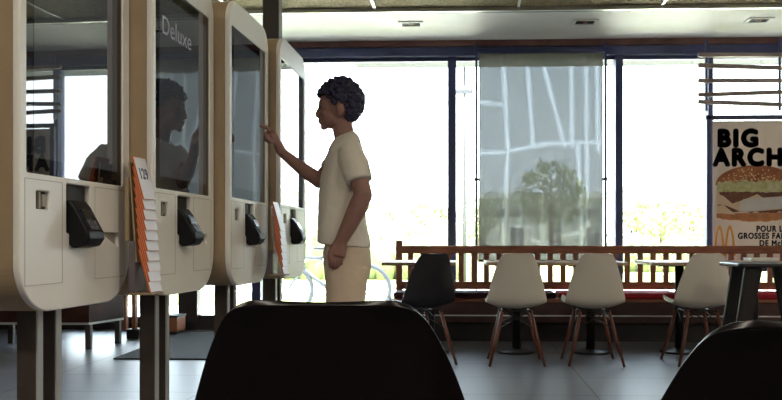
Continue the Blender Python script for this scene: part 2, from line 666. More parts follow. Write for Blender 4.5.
# last jamb
struct('trim_4', MB().box((XR - .1, YW - .045, .075), (XR, YW + .09, 2.8)), M['navy'])

# steel column
cpos = C(272.5, 200, 5.3)
struct('column', MB().box((cpos.x - .055, cpos.y - .055, 0), (cpos.x + .055, cpos.y + .055, ZC)), M['column'], .008)

# ------------------------------------------------------------------ ceiling lights and added fill panels
def downlight(loc, label):
    r = empty('recessed_downlight', loc, 0, label, 'ceiling light', 'square downlights in the white ceiling edge')
    fr = MB()
    for lo, hi in (((-.115, -.085, -.012), (.115, -.06, .002)), ((-.115, .06, -.012), (.115, .085, .002)),
                   ((-.115, -.06, -.012), (-.085, .06, .002)), ((.085, -.06, -.012), (.115, .06, .002))):
        fr.box(lo, hi)
    fr.build('frame', M['lampframe'], r, bevel=.003)
    MB().box((-.086, -.061, -.004), (.086, .061, .001)).build('lens', M['lamplens'], r)
    MB().ball((0, 0, -.006), (.022, .022, .010)).build('reflector', M['copper'], r)
    return r


for px, lab in ((411, 'square recessed downlight above the standing boy, in the white ceiling edge'),
                (585, 'square recessed downlight above the roller blind'),
                (759, 'square recessed downlight above the burger poster')):
    p = W(px, 24, 7.38)
    downlight((p.x, p.y, ZS), lab)


def fill_panel(x, y, pw, lab):  # unseen panels, added to fill the dim interior with warm light
    r = empty('added_fill_panel', (x, y, ZC - .012), 0, lab, 'ceiling light', 'fill panels added to the room ceiling')
    MB().box((-.62, -.17, -.03), (.62, .17, .0)).build('housing', M['lampframe'], r, bevel=.005)
    MB().box((-.58, -.13, -.034), (.58, .13, -.0305)).build('diffuser', M['fill_lit'], r)
    L = bpy.data.lights.new('fill_glow', 'AREA')
    L.shape = 'RECTANGLE'
    L.size, L.size_y = 1.15, .25
    L.energy = pw
    L.color = (1.0, 0.90, 0.77)
    lo = bpy.data.objects.new('fill_glow', L)
    COL.objects.link(lo)
    lo.location = (x, y, ZC - .06)


PANEL_W = 34
for x, y, l in ((-.7, .1, 'added ceiling fill panel above the viewer'), (1.9, .6, 'added ceiling fill panel in the middle of the room'),
                (4.4, 3.2, 'added ceiling fill panel towards the poster side of the room'), (4.7, -.4, 'added ceiling fill panel towards the right wall'),
                (-3.3, 2.6, 'added ceiling fill panel behind the kiosk row')):
    fill_panel(x, y, PANEL_W, l)

# ------------------------------------------------------------------ kiosks
def kiosk_frame(px, D, deg):
    """screen-left edge at photo column px, depth D, row direction deg right of the view axis"""
    th = math.radians(deg)
    p = C(px, HY, D)
    phi = th - YAW                      # right of world +y
    ux = Vector((math.sin(phi), math.cos(phi), 0))
    o = p - ux * 0.03
    return Vector((o.x, o.y, 0)), PI / 2 - phi


FACE = upright(0, 0, 0)                 # curve XY -> local X,Z ; face looks to -Y


def make_kiosk(loc, rz, label):
    r = empty('ordering_kiosk', loc, rz, label, 'kiosk', 'self-service ordering kiosks in a row')
    w, z0, z1, T = .600, .728, 1.972, .21
    out = rrect(0, w, z0, z1, (.14, .16, .11, .11), 14)
    scr = rrect(.030, .552, 1.113, 1.855, .008, 3)
    slot = rrect(.218, .347, .950, 1.096, .006, 3)
    scan = rrect(.072, .131, 1.016, 1.066, .003, 2)
    notch = [(.409, .955), (.525, .955), (.525, .906)]
    # core behind, front and back plates
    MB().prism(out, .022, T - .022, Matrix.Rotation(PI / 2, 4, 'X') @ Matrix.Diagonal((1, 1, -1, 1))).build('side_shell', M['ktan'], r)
    plate_with_holes('front_panel', [out, scr, slot, scan, notch], .022, .004, M['kwhite'], r, Matrix.Translation((0, .011, 0)) @ FACE)
    plate_with_holes('back_panel', [out], .022, .004, M['kwhite'], r, Matrix.Translation((0, T - .011, 0)) @ FACE)
    # screen
    s = MB().box((.0305, .005, 1.1135), (.5515, .0215, 1.8545)).build('screen', M['bezel'], r)
    MB().box((.068, .0042, 1.158), (.522, .0052, 1.812)).build('display', M['lcd'], s)
    # service panels (thin joints)
    for (a, b, c, d), nm in (((.02, .196, .805, 1.098), 'service_panel'), ((.373, .566, .807, 1.098), 'printer_panel')):
        j = MB()
        t = .0015
        j.box((a, -.0006, c), (a + t, .002, d)).box((b - t, -.0006, c), (b, .002, d)).box((a, -.0006, c), (b, .002, c + t)).box((a, -.0006, d - t), (b, .002, d))
        j.build(nm, M['kline'], r)
    # scanner window
    sc = MB().box((.0722, .012, 1.0162), (.1308, .0215, 1.0658)).build('scanner_window', M['lamp_glass'], r)
    MB().box((.090, .004, 1.018), (.097, .012, 1.064)).box((.106, .004, 1.024), (.124, .012, 1.058)).build('scanner_lens', M['kline'], sc)
    # card terminal: recess, cradle, leaning reader
    MB().box((.2182, .018, .9502), (.3468, .0215, 1.0958)).build('recess', M['recess'], r)
    ct = MB()
    prof = [(.0215, 1.045), (-.004, 1.05), (-.020, 1.03), (-.062, .955), (-.066, .935), (-.050, .912), (-.012, .905), (.000, .915), (.0, .948), (.0215, .956)]
    n = len(prof)
    vs = [Vector((.226, y, z)) for y, z in prof] + [Vector((.318, y, z)) for y, z in prof]
    ct._add(vs, [tuple(range(n)), tuple(range(2 * n - 1, n - 1, -1))] + [(i, i + n, (i + 1) % n + n, (i + 1) % n) for i in range(n)])
    ct = ct.build('card_terminal', M['black'], r, bevel=.006)
    # reader face detail along the slope (from (-.020,1.03) to (-.062,.955))
    sl = math.atan2(.075, .042)
    mt = Matrix.Translation((.272, -.041, .9925)) @ Matrix.Rotation(sl, 4, 'X')
    MB().box((-.026, -.002, -.0015 + .0), (.026, .034, .0035), mt).build('terminal_display', M['lamp_glass'], ct)
    k = MB()
    for i in range(3):
        for q in range(4):
            k.box((-.022 + i * .016, -.036 + q * .0085, 0), (-.010 + i * .016, -.030 + q * .0085, .004), mt)
    k.build('keypad', M['key'], ct)
    # receipt slot: dark triangular chute behind the notch
    MB().box((.408, .014, .904), (.526, .0215, .956)).build('receipt_slot', M['kline'], r)
    # two slim posts with bright edge strips and a floor plate
    for a in (.184, .278):
        p = MB().box((a, .074, .0), (a + .031, .132, z0 + .03)).build('post', M['post'], r, bevel=.002)
        MB().box((a + .002, .0695, .004), (a + .029, .075, z0 + .02)).build('edge_strip', M['poststrip'], p)
    MB().box((.06, -.02, 0), (.50, .23, .012)).build('base_plate', M['post'], r, bevel=.004)
    return r


KS = [(26.5, 2.130, 4.6, 1.06, 'nearest ordering kiosk, its screen mirroring the bright window, first of the row'),
      (156, 2.765, 4.3, 1.02, 'second ordering kiosk in the row, faint lettering at the top of its dark screen'),
      (232, 3.385, 4.2, .99, 'ordering kiosk whose screen the boy is pointing at, third in the row'),
      (281.5, 4.015, 3.0, 1.04, 'farthest ordering kiosk behind the pointing arm, its screen almost white')]
kiosks = []
for i, (px, D, deg, ks, lab) in enumerate(KS):
    loc, rz = kiosk_frame(px, D, deg)
    if i == 0:
        k = make_kiosk(loc, rz, lab)
    else:
        k = copy_tree(kiosks[0])
        k.location = loc
        k.rotation_euler = (0, 0, rz)
        k['label'] = lab
    k.scale = (ks, 1, 1)
    kiosks.append(k)
# faint word on the second kiosk's display
disp = [c for c in kiosks[1].children if c.name.startswith('screen')][0]
lettering('screen_text', 'Deluxe', .095, M['lcdtext'], disp, Matrix.Translation((.085, .0038, 1.672)) @ FACE, bold=.0, sx=1.0, extr=.0003)


# ------------------------------------------------------------------ order-number racks
def number_rack(px, py, D, deg, n, rack_label, card_first, card_label, grp, w=.09, pitch=.0345, number=None):
    """px, py, D: near bottom front corner of the lowest card. local +X along the row (away), -Y out of the kiosk faces"""
    p = C(px, py, D)
    rz = PI / 2 - (math.radians(deg) - YAW)
    base = Vector((p.x, p.y, 0))
    z0 = p.z
    hgt, tilt, step = .143, .27, .0026
    r = empty('number_rack', base, rz, rack_label, 'rack')
    ztop = z0 + (n - 1) * pitch + hgt
    zm = z0 + (n - 1) * pitch * .55
    # sloping tray behind the cards, lip under the lowest one, wall plate, smoky cheek
    m = MB()
    yb0, yb1 = hgt * tilt + .012, hgt * tilt + .012 + (n - 1) * step
    v = [Vector((x, y, z)) for x in (.004, w - .004) for y, z in ((yb0 + .0, z0 + .10), (yb1, ztop - .02), (yb1 + .006, ztop - .02), (yb0 + .006, z0 + .10))]
    m._add(v, [(0, 1, 2, 3), (7, 6, 5, 4), (0, 4, 5, 1), (1, 5, 6, 2), (2, 6, 7, 3), (3, 7, 4, 0)])
    m.box((-.003, -.004, z0 - .008), (w + .001, .074, z0 - .0025))
    m.build('card_tray', M['ktan'], r, bevel=.001)
    MB().box((.0, .056, z0 - .002), (w, .078, zm)).build('wall_plate', M['smoke'], r, bevel=.002)
    if n > 8:
        MB().box((.0, .078, zm), (w, .090, zm + (ztop - zm) * .75)).build('back_plate', M['ktan'], r, bevel=.002)
    R = Matrix.Translation(base) @ Matrix.Rotation(rz, 4, 'Z')
    for i in range(n):
        c = empty('order_number_card', R @ Vector((0, i * step, z0 + i * pitch)), rz, None, 'number card', grp if i < n - 1 else None)
        words = ('first', 'second', 'third', 'fourth', 'fifth', 'sixth', 'seventh', 'eighth', 'ninth')
        c['label'] = card_first if i == n - 1 else (card_label.replace('#', 'lowest' if i == 0 else words[n - 2 - i] + ' below it' if number else words[n - 2 - i] + ' below the uppermost'))

        th = .0050

        def slab(y_off, t, x_a, x_b, h0, h1):
            v = [Vector((x, y_off + yy + h * tilt, h)) for x in (x_a, x_b) for yy, h in ((0, h0), (0, h1), (t, h1), (t, h0))]
            q = MB()
            q._add(v, [(0, 1, 2, 3), (7, 6, 5, 4), (0, 4, 5, 1), (1, 5, 6, 2), (2, 6, 7, 3), (3, 7, 4, 0)])
            return q
        slab(.0012, th, 0, w, 0, hgt).build('card_body', M['orange'], c)
        l = slab(0, .0011, .002, w - .001, .001, hgt - .002).build('number_label', M['label'], c)
        if number and i == n - 1:
            mt = Matrix.Translation((w / 2, -.0004 + tilt * .070, .070)) @ Matrix.Rotation(PI / 2 - math.atan(tilt), 4, 'X')
            lettering('number_lettering', number, .052, M['numink'], l, mt, bold=.0014, extr=.0003, align='CENTER', sx=.80)
    return r


number_rack(151, 292.5, 2.62, 5, 10,
            'rack of order numbers between the first and second kiosks', 'order number card reading 129 on top of the rack',
            'white and orange order number card under the card 129, #', 'number cards below the card 129', number='129')
number_rack(284, 274, 3.82, 5, 7,
            'rack of order numbers beside the farthest kiosk', 'uppermost white order number card on the rack at the farthest kiosk',
            'white order number card in the rack at the farthest kiosk, #', 'number cards at the farthest kiosk')
# ------------------------------------------------------------------ shell chairs
HW = [(0.0, .080), (.003, .097), (.010, .110), (.022, .120), (.044, .132), (.075, .146), (.115, .160), (.16, .174), (.21, .189),
      (.27, .205), (.33, .218), (.37, .222)]


def lerp_tab(t, x):
    if x <= t[0][0]:
        return t[0][1]
    for (a, fa), (b, fb) in zip(t, t[1:]):
        if x <= b:
            return fa + (fb - fa) * (x - a) / (b - a)
    return t[-1][1]


def shell_mesh(top=.83):
    """side chair shell: faces +Y; profile from back top down and round to the seat front"""
    prof = []
    zs = [0, .003, .010, .022, .044, .075, .115, .16, .21, .26, .31]
    for d in zs:
        z = top - d
        y = -.235 + .055 * (d / .31) ** 1.3 if d > 0 else -.236
        prof.append((y, z, lerp_tab(HW, d), 0.0))
    # bend into the seat
    bend = [(-.170, top - .345, .220, .22), (-.150, top - .375, .222, .45), (-.118, top - .398, .222, .70), (-.075, top - .410, .224, .9),
            (-.02, top - .414, .226, 1), (.05, top - .408, .228, 1), (.11, top - .395, .217, 1), (.16, top - .380, .202, 1), (.195, top - .374, .182, 1),
            (.214, top - .380, .155, 1), (.222, top - .388, .12, 1)]
    prof += bend
    rows = []
    NJ = 22
    for i, (y, z, hw, s) in enumerate(prof):
        row = []
        for j in range(NJ + 1):
            t = -1 + 2 * j / NJ
            d = top - z
            ease = min(1, (i / 6.0)) if s == 0 else 1
            lift = (.045 * ease * (1 - s) + .055 * s) * abs(t) ** 2.3
            if i > len(prof) - 4:
                lift *= .5
            row.append(Vector((hw * t, y + lift * (1 - s), z + lift * s)))
        rows.append(row)
    return rows


def make_chair(shell, top=.83, name='shell_chair', legs=True):
    r = empty(name, (0, 0, 0))
    MB().grid(shell_mesh(top)).build('shell', M[shell], r, solid=.009, bevel=.003, subsurf=1)
    zt = top - .425
    wf = MB()
    wf.tube([(-.13, -.10, zt), (.13, -.10, zt)], .006, 8).tube([(-.13, .12, zt), (.13, .12, zt)], .006, 8)
    wf.tube([(-.10, -.13, zt - .005), (-.10, .15, zt - .005)], .006, 8).tube([(.10, -.13, zt - .005), (.10, .15, zt - .005)], .006, 8)
    k = zt - .14
    wf.tube([(-.15, -.135, k), (.105, -.115, zt)], .004, 8).tube([(.15, -.135, k), (-.105, -.115, zt)], .004, 8)
    wf.tube([(-.15, .15, k), (.105, .13, zt)], .004, 8).tube([(.15, .15, k), (-.105, .13, zt)], .004, 8)
    wf.tube([(-.15, -.135, k), (-.10, .13, zt)], .004, 8).tube([(.15, -.135, k), (.10, .13, zt)], .004, 8)
    wf.tube([(-.03, -.05, zt + .005), (.03, .05, zt + .006)], .01, 8)
    wf.build('wire_brace', M['wire'], r)
    for sx, sy in ((-1, -1), (1, -1), (-1, 1), (1, 1)):
        ya, yb = (-.115, -.185) if sy < 0 else (.13, .20)
        MB().tube([(sx * .105, ya, zt + .002), (sx * .150, (ya + yb) / 2, zt / 2), (sx * .203, yb, 0)], [.012, .0155, .0095], 12).build('leg', M['legwood'], r)
    return r


chair = make_chair('shellwhite')
GRP = 'cream shell chairs at the window tables'
for i, (px, D, rz, lab) in enumerate(((515.5, 5.98, 0, 'cream shell chair with wooden legs, left one at the middle table'),
                                      (592, 5.98, 0.02, 'cream shell chair with wooden legs, right one at the middle table'),
                                      (696.5, 5.98, .09, 'cream shell chair in front of the table beside the burger poster'))):
    o = chair if i == 0 else copy_tree(chair)
    p = C(px, 240, D)
    o.location = (p.x, p.y + .0, 0)
    o.rotation_euler = (0, 0, rz)
    tag(o, lab, 'chair', GRP)
o = make_chair('shellblack')
p = C(421, 240, 5.95)
o.location = (p.x, p.y, 0)
o.rotation_euler = (0, 0, .52)
tag(o, 'black shell chair with wooden legs, turned slightly, at the left table', 'chair')
# foreground chairs
fc = make_chair('shellbrown', .855, 'dark_chair')
p = C(321, 303, .94)
fc.location = (p.x - .00, p.y + .235, 0)
tag(fc, 'dark brown chair back close up, in front of the boy', 'chair', 'dark chairs close to the viewer')
fc.scale = (1.04, 1, 1)
fc2 = copy_tree(fc)
p = C(862, 325, .70)
fc2.location = (p.x, p.y + .235, -0.0)
fc2.rotation_euler = (0, 0, -.05)
fc2['label'] = 'dark brown chair back close up, cut off by the frame, below the black slanted-leg table'

# ------------------------------------------------------------------ tables
def make_table(px0, px1, peds, label, D0=6.22, D1=6.86, top=.755):
    a, b = C(px0, 240, D0), C(px1, 240, D0)
    cy = (a.y + b.y) / 2 + (D1 - D0) / 2
    cx = (a.x + b.x) / 2
    r = empty('cafe_table', (cx, cy, 0), 0, label, 'table', 'wood-topped tables along the bench')
    hw = (b.x - a.x) / 2
    MB().box((-hw, -(D1 - D0) / 2, top - .028), (hw, (D1 - D0) / 2, top)).build('table_top', M['tabletop'], r, bevel=.006)
    for ppx in peds:
        q = C(ppx, 240, 6.5)
        x = q.x - cx
        MB().tube([(x, 0, .02), (x, 0, top - .028)], .036, 20).build('pedestal', M['wire'], r)
        prof = [(0, 0.035), (.06, .032), (.12, .018), (.155, .012), (.16, .004), (.155, 0), (0, 0)]
        mb = MB()
        rings = [[Vector((x + pr * math.cos(t * PI / 16), pr * math.sin(t * PI / 16), pz)) for t in range(32)] for pr, pz in [(.01, .035)] + prof[1:-1] + [(.01, 0)]]
        mb.loft(rings)
        mb.build('pedestal_base', M['wire'], r)
        MB().box((x - .18, -.03, top - .045), (x + .18, .03, top - .028)).build('cross_bracket', M['wire'], r)
    return r


make_table(381, 456, (430,), 'wood-topped table behind the black shell chair')
make_table(486, 628, (517, 591), 'long wood-topped table behind the two cream chairs, on two disc pedestals')
make_table(653, 800, (681, 755), 'wood-topped table below the burger poster')
t = empty('paper_tray', C(761, 261, 6.45) + Vector((0, 0, .0)), .05, 'small white tray lying on the table below the burger poster', 'tray')
t.location.z = .7552
MB().box((-.11, -.075, 0), (.11, .075, .008)).build('tray_base', M['tray'], t, bevel=.003)
m = MB()
m.box((-.11, -.08, .004), (.11, -.074, .030)).box((-.11, .074, .004), (.11, .08, .030)).box((-.114, -.08, .004), (-.108, .08, .030)).box((.108, -.08, .004), (.114, .08, .030))
m.build('rim', M['tray'], t, bevel=.002)

# ------------------------------------------------------------------ black table on broad slanted legs
def slanted_table(loc, rz, label):
    r = empty('slanted_leg_table', loc, rz, label, 'table')
    top = .782
    MB().prism(rrect(-.25, .25, -.22, .22, .05, 6), top - .024, top).build('table_top', M['hchair'], r, bevel=.010, bseg=3)
    for sx in (-1, 1):
        for sy in (-1, 1):
            m = MB()
            n0 = []
            for z, xx, wx in ((0, .262, .040), (top - .022, .130, .056)):
                for dx, dy in ((-wx, -.02), (wx, -.02), (wx, .02), (-wx, .02)):
                    n0.append(Vector((sx * xx + dx, sy * (.12 if z else .13) + dy, z)))
            m._add(n0, [(0, 3, 2, 1), (4, 5, 6, 7)] + [(i, (i + 1) % 4, 4 + (i + 1) % 4, 4 + i) for i in range(4)])
            m.build('leg', M['hchair'], r, bevel=.010)
    return r


p = C(767, 240, 5.15)
slanted_table((p.x, p.y, 0), .0, 'black table on broad slanted legs, standing below the burger poster')

# ------------------------------------------------------------------ bench along the window
x0 = W(396, 240, 7.62).x
x1 = XR - .35
bz = .445
yb = 7.62
br = empty('slatted_bench', (x0, 7.4, 0), 0, 'long wooden bench with a slatted back running below the windows', 'bench')
L = x1 - x0
yl = yb - 7.4
MB().box((-.0, yl - .03, .80), (L, yl + .03, .875)).build('top_rail', M['wood'], br, bevel=.008)
MB().box((-.0, yl - .025, .455), (L, yl + .025, .53)).build('lower_rail', M['wood'], br, bevel=.006)
MB().box((-.0, yl - .035, .0), (.062, yl + .035, .925)).build('end_post', M['woodv'], br, bevel=.008)
n = int(L / .122)
for i in range(n):
    x = .115 + i * .122
    if x > L - .05:
        break
    MB().box((x, yl - .012, .52), (x + .052, yl + .012, .805)).build('back_slat', M['woodv'], br, bevel=.004)
MB().box((-.0, -.20, .365), (L, yl - .025, .395)).build('seat_board', M['wood'], br, bevel=.006)
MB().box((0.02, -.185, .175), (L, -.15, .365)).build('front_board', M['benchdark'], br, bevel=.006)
MB().box((0.04, -.12, 0), (L, .22, .34)).build('kickboard', M['kick'], br)
MB().box((.03, -.192, .236), (L, -.184, .248)).build('front_strip', M['strip'], br)
for a, b, mt, lab in ((0.0, 1.50, 'darkcush', 'dark plum seat pad on the bench behind the black shell chair'),
                      (1.51, 2.62, 'red', 'red seat pad on the bench behind the middle table'),
                      (2.63, 3.9, 'red', 'red seat pad on the bench behind the cream chair beside the poster'),
                      (3.91, 5.2, 'red', 'red seat pad on the bench below the burger poster')):
    b = min(b, L - .05)
    o = MB().box((x0 + a + .01, 7.205, .3965), (x0 + b - .005, 7.575, .452)).build('seat_pad', M[mt], None, bevel=.018, bseg=3)
    tag(o, lab, 'cushion', 'seat pads along the bench')

# ------------------------------------------------------------------ roller blind
bx0, bx1 = W(479, 240, 7.93).x, W(603, 240, 7.93).x
bl = empty('roller_blind', ((bx0 + bx1) / 2, 7.93, 0), 0, 'grey see-through roller blind covering the middle window', 'blind')
hw = (bx1 - bx0) / 2
zt, zb = 2.80, .72
NX, NZ = 90, 130
P = []
wv = []
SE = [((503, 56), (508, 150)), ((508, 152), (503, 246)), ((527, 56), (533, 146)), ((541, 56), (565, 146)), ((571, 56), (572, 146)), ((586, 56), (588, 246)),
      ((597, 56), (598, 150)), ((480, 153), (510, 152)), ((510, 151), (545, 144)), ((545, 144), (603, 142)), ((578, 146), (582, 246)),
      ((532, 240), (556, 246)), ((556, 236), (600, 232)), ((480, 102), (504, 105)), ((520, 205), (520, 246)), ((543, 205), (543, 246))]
seg = [(W(a[0], a[1], 7.93), W(b[0], b[1], 7.93)) for a, b in SE]  # streak lines along which the fabric is more see-through


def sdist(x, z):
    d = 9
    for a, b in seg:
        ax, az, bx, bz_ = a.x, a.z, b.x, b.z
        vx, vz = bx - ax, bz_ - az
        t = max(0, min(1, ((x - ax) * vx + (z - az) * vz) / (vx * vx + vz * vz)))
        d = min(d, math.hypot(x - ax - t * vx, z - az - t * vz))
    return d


me = bpy.data.meshes.new('fabric')
vs, fs, wl_ = [], [], []
for i in range(NZ + 1):
    z = zt + (zb - zt) * i / NZ
    for j in range(NX + 1):
        x = -hw + 2 * hw * j / NX
        d = sdist(x + (bx0 + bx1) / 2, z)
        vs.append((x, .006 * math.sin(x * 9 + z * 2) * (i / NZ) + .004 * max(0, 1 - d / .03), z))
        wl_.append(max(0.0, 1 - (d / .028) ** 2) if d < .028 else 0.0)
for i in range(NZ):
    for j in range(NX):
        a = i * (NX + 1) + j
        fs.append((a, a + 1, a + NX + 2, a + NX + 1))
me.from_pydata(vs, [], fs)
at = me.attributes.new('streak', 'FLOAT', 'POINT')
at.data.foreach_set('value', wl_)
for pgn in me.polygons:
    pgn.use_smooth = True
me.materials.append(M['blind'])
fo = bpy.data.objects.new('fabric', me)
COL.objects.link(fo)
fo.parent = bl
MB().tube([(-hw - .02, 0.0, 2.825), (hw + .02, 0.0, 2.825)], .03, 16).build('roller', M['navy'], bl)
MB().tube([(-hw, 0, zb), (hw, 0, zb)], .012, 10).build('bottom_bar', M['wire'], bl)
for s in (-1, 1):
    g_ = MB().box((s * (hw + .026) - .011, -.012, .10), (s * (hw + .026) + .011, .012, 2.90)).build('guide_rail', M['navy'], bl)
    MB().box((s * (hw + .02) - .028, -.022, 1.52), (s * (hw + .02) + .02, -.010, 1.55)).build('guide_clip', M['wire'], g_)

# ------------------------------------------------------------------ hanging wooden slats + burger poster
PY = 7.88
pl = W(707, 240, PY).x
pw = 1.36
sl = empty('slat_screen', (pl + .6, PY, 0), 0, 'wooden slats hung on thin rods above the burger poster', 'slat screen')
ends = [(55.5, 55.5), (66, 68.5), (81.2, 81), (95.3, 92.5), (102.2, 105)]
xa = W(697.5, 60, PY).x - (pl + .6)
for yl_, yr_ in ends:
    z0, z1 = W(697, yl_, PY).z, W(782, yr_, PY).z
    xr = W(782, 60, PY).x - (pl + .6)
    k = (z1 - z0) / (xr - xa)
    xe = .98
    m = MB()
    v = []
    for x in (xa, xe):
        z = z0 + k * (x - xa)
        for dy, dz in ((-.02, -.020), (.02, -.020), (.02, .020), (-.02, .020)):
            v.append(Vector((x, dy - .02, z + dz)))
    m._add(v, [(0, 1, 2, 3), (7, 6, 5, 4)] + [(i, 4 + i, 4 + (i + 1) % 4, (i + 1) % 4) for i in range(4)])
    m.build('slat', M['slat'], sl, bevel=.003)
for px in (706.5, 780):
    x = W(px, 60, PY).x - (pl + .6)
    MB().box((x - .012, -.002, 2.20), (x + .012, .022, 2.90)).build('hanging_rod', M['navy'], sl)

po = empty('burger_poster', (pl, PY, 0), 0, 'framed burger poster lettered BIG ARCH at the right end of the windows', 'poster')
z_t = W(720, 115, PY).z
z_b = .62
f_ = MB()
f_.box((0, 0, z_t - .045), (pw, .045, z_t)).box((0, 0, z_b), (pw, .045, z_b + .05)).box((0, 0, z_b), (.05, .045, z_t)).box((pw - .05, 0, z_b), (pw, .045, z_t))
f_.build('frame', M['navy'], po, bevel=.004)
MB().box((.062, .02, z_b + .05), (pw - .05, .0215, z_t - .055)).build('print', M['poster'], po)


def PX(px, py):
    p = W(px, py, PY)
    return (p.x - pl, p.z)


def flat_poly(name, pts, material, layer, parent=po):
    y = .02 - .0012 * layer
    m = MB()
    m.prism([(x, z) for x, z in pts], 0, .0009, Matrix.Translation((0, y, 0)) @ Matrix.Rotation(PI / 2, 4, 'X'))
    return m.build(name, material, parent)


# headline
x, z = PX(718, 145.8)
hl = lettering('headline_lettering', 'BIG', .228, M['ink'], po, upright(x, .0185, z), bold=.0165, sx=.98)
x, z = PX(714.5, 165.0)
lettering('headline_lettering', 'ARCH', .228, M['ink'], po, upright(x, .0185, z), bold=.0165, sx=.96)
for s, px, py in (('POUR LES', 757, 231.5), ('GROSSES FAIMS', 738.5, 238.6), ('DE McDO', 760, 246)):
    x, z = PX(px, py)
    lettering('slogan_lettering', s, .080, M['ink'], po, upright(x, .0185, z), bold=.0038, sx=.84)


def dome(cx, cy, rx, ry, n=40, base=0.0, wob=0.0):
    pts = []
    for k in range(n + 1):
        a = PI * k / n
        pts.append(PX(cx + rx * math.cos(a), cy - ry * math.sin(a)))
    for k in range(1, n):
        a = k / n
        pts.append(PX(cx - rx + 2 * rx * a, cy + base * math.sin(PI * a) + wob * math.sin(a * 60)))
    return pts


BC = 757
s_ = MB()
FP = Matrix.Rotation(PI / 2, 4, 'X')
s_.prism(dome(BC, 185, 41, 20, base=3), 0, .0009, Matrix.Translation((0, .0188, 0)) @ FP)
nbun = len(s_.bm.faces)
for _ in range(90):
    a, q = random.uniform(.15, PI - .15), random.uniform(.25, .92)
    x, z = PX(BC + 38 * q * math.cos(a), 184 - 18 * q * math.sin(a))
    an = random.uniform(0, PI)
    s_.prism([(x + .008 * math.cos(an + t) * (1 if abs(math.cos(t)) > .5 else .55), z + .0065 * math.sin(an + t)) for t in (0, .8, 1.57, 2.4, 3.14, 3.9, 4.7, 5.5)], 0, .0005,
             Matrix.Translation((0, .0180, 0)) @ FP)
s_.bm.faces.ensure_lookup_table()
for f_i in range(nbun, len(s_.bm.faces)):
    s_.bm.faces[f_i].material_index = 1
bp_ = s_.build('burger_print', M['bun'], po)
bp_.data.materials.append(M['sesame'])


def band(x0_, x1_, yt, yb_, amp, n=34, ph=0.0, slope=0.0):
    top, bot = [], []
    for k in range(n + 1):
        a = k / n
        px_ = x0_ + (x1_ - x0_) * a
        top.append(PX(px_, yt + slope * (px_ - x0_) + amp * random.uniform(-.5, .5)))
        bot.append(PX(px_, yb_ + slope * (px_ - x0_) + amp * random.uniform(-1, 1)))
    return top + bot[::-1]


flat_poly('lettuce_print', band(718, 796, 181, 193, 3.6, slope=.0), M['lettuce'], 2, bp_)
flat_poly('patty_print', band(720, 794, 192, 203, 1.4), M['patty'], 3, bp_)
flat_poly('cheese_print', [PX(*q) for q in ((717, 193), (724, 196), (733, 203.5), (746, 199), (758, 194), (770, 202), (794, 193), (796, 208), (760, 211), (742, 212), (728, 206), (718, 203))], M['cheese'], 4, bp_)
flat_poly('patty_print', band(718, 796, 205, 212, 1.2), M['patty'], 3, bp_)
flat_poly('cheese_print', [PX(*q) for q in ((716, 206), (724, 205), (736, 214.5), (718, 213))], M['cheese'], 5, bp_)
flat_poly('pale_bar_print', [PX(*q) for q in ((740, 203), (744, 199), (800, 195), (800, 206), (748, 211.5), (740, 210.5))], M['pale_bar'], 6, bp_)  # pale grey bar across the burger layers
flat_poly('lower_bun_print', [PX(717, 213.5), PX(796, 212)] + [PX(796 - 79 * k / 24, 218.5 + 3 * math.sin(PI * k / 24) + random.uniform(-.8, .8)) for k in range(25)], M['bunlow'], 2, bp_)
# the two golden arches at the poster's lower left corner
lg = MB()
for ax in (720, 730.5):
    o_pts = [PX(ax - 5.8 + 11.6 * k / 16, 256 - 31 * math.sin(PI * k / 16) ** .62) for k in range(17)]
    i_pts = [PX(ax - 3.2 + 6.4 * k / 16, 256 - 26.5 * math.sin(PI * k / 16) ** .62) for k in range(17)]
    lg.prism(o_pts + i_pts[::-1], 0, .0009, Matrix.Translation((0, .0188, 0)) @ Matrix.Rotation(PI / 2, 4, 'X'))
lg.build('arches_logo', M['gold'], po)

# ------------------------------------------------------------------ left background
c0, c1, c2 = C(89, 240, 6.68), C(124, 240, 7.12), C(-40, 240, 6.72)
c3 = c2 + (c1 - c0)
cb = empty('sideboard', (c0.x, c0.y, 0), 0, 'dark mahogany sideboard on steel legs behind the nearest kiosk', 'sideboard')
poly = [(q.x - c0.x, q.y - c0.y) for q in (c2, c0, c1, c3)]
MB().prism(poly, .23, .92).build('body', M['cabinet'], cb, bevel=.006)
ins = [(a * .985, b * .985) for a, b in poly]
MB().prism([(a + (-.0), b - .004) for a, b in poly], .212, .23).build('base_rim', M['poststrip'], cb)
for (a, b) in ((-.03, .06), (poly[2][0] - .05, poly[2][1] - .01), (poly[0][0] + .1, .08), (poly[3][0] + .1, poly[3][1] - .03)):
    MB().box((a - .022, b - .022, 0), (a + .022, b + .022, .213)).build('leg', M['post'], cb)

dv = empty('slat_divider', G(131, 338), 0, 'upright copper-brown slats of a divider behind the number rack', 'divider')
for dx in (-.055, .035):
    MB().box((dx - .018, -.03, .08), (dx + .018, .03, 1.9)).build('slat', M['copper'], dv, bevel=.003)
MB().box((-.02, -.06, 0), (.10, .08, .09)).build('foot', M['kick'], dv, bevel=.004)
MB().box((-.085, -.035, 1.88), (.065, .035, 1.93)).build('cap_rail', M['copper'], dv, bevel=.004)

sb = empty('waste_bin', W(174, 331, 7.75), 0, 'low brown wooden bin beside the glass door', 'bin')
sb.location.z = 0
MB().box((-.075, -.12, 0.03), (.075, .12, .17)).build('bin_body', M['copper'], sb, bevel=.006)
MB().box((-.082, -.127, .17), (.082, .127, .19)).build('lid', M['kick'], sb, bevel=.004)
MB().box((-.06, -.10, 0), (.06, .10, .031)).build('plinth', M['kick'], sb)

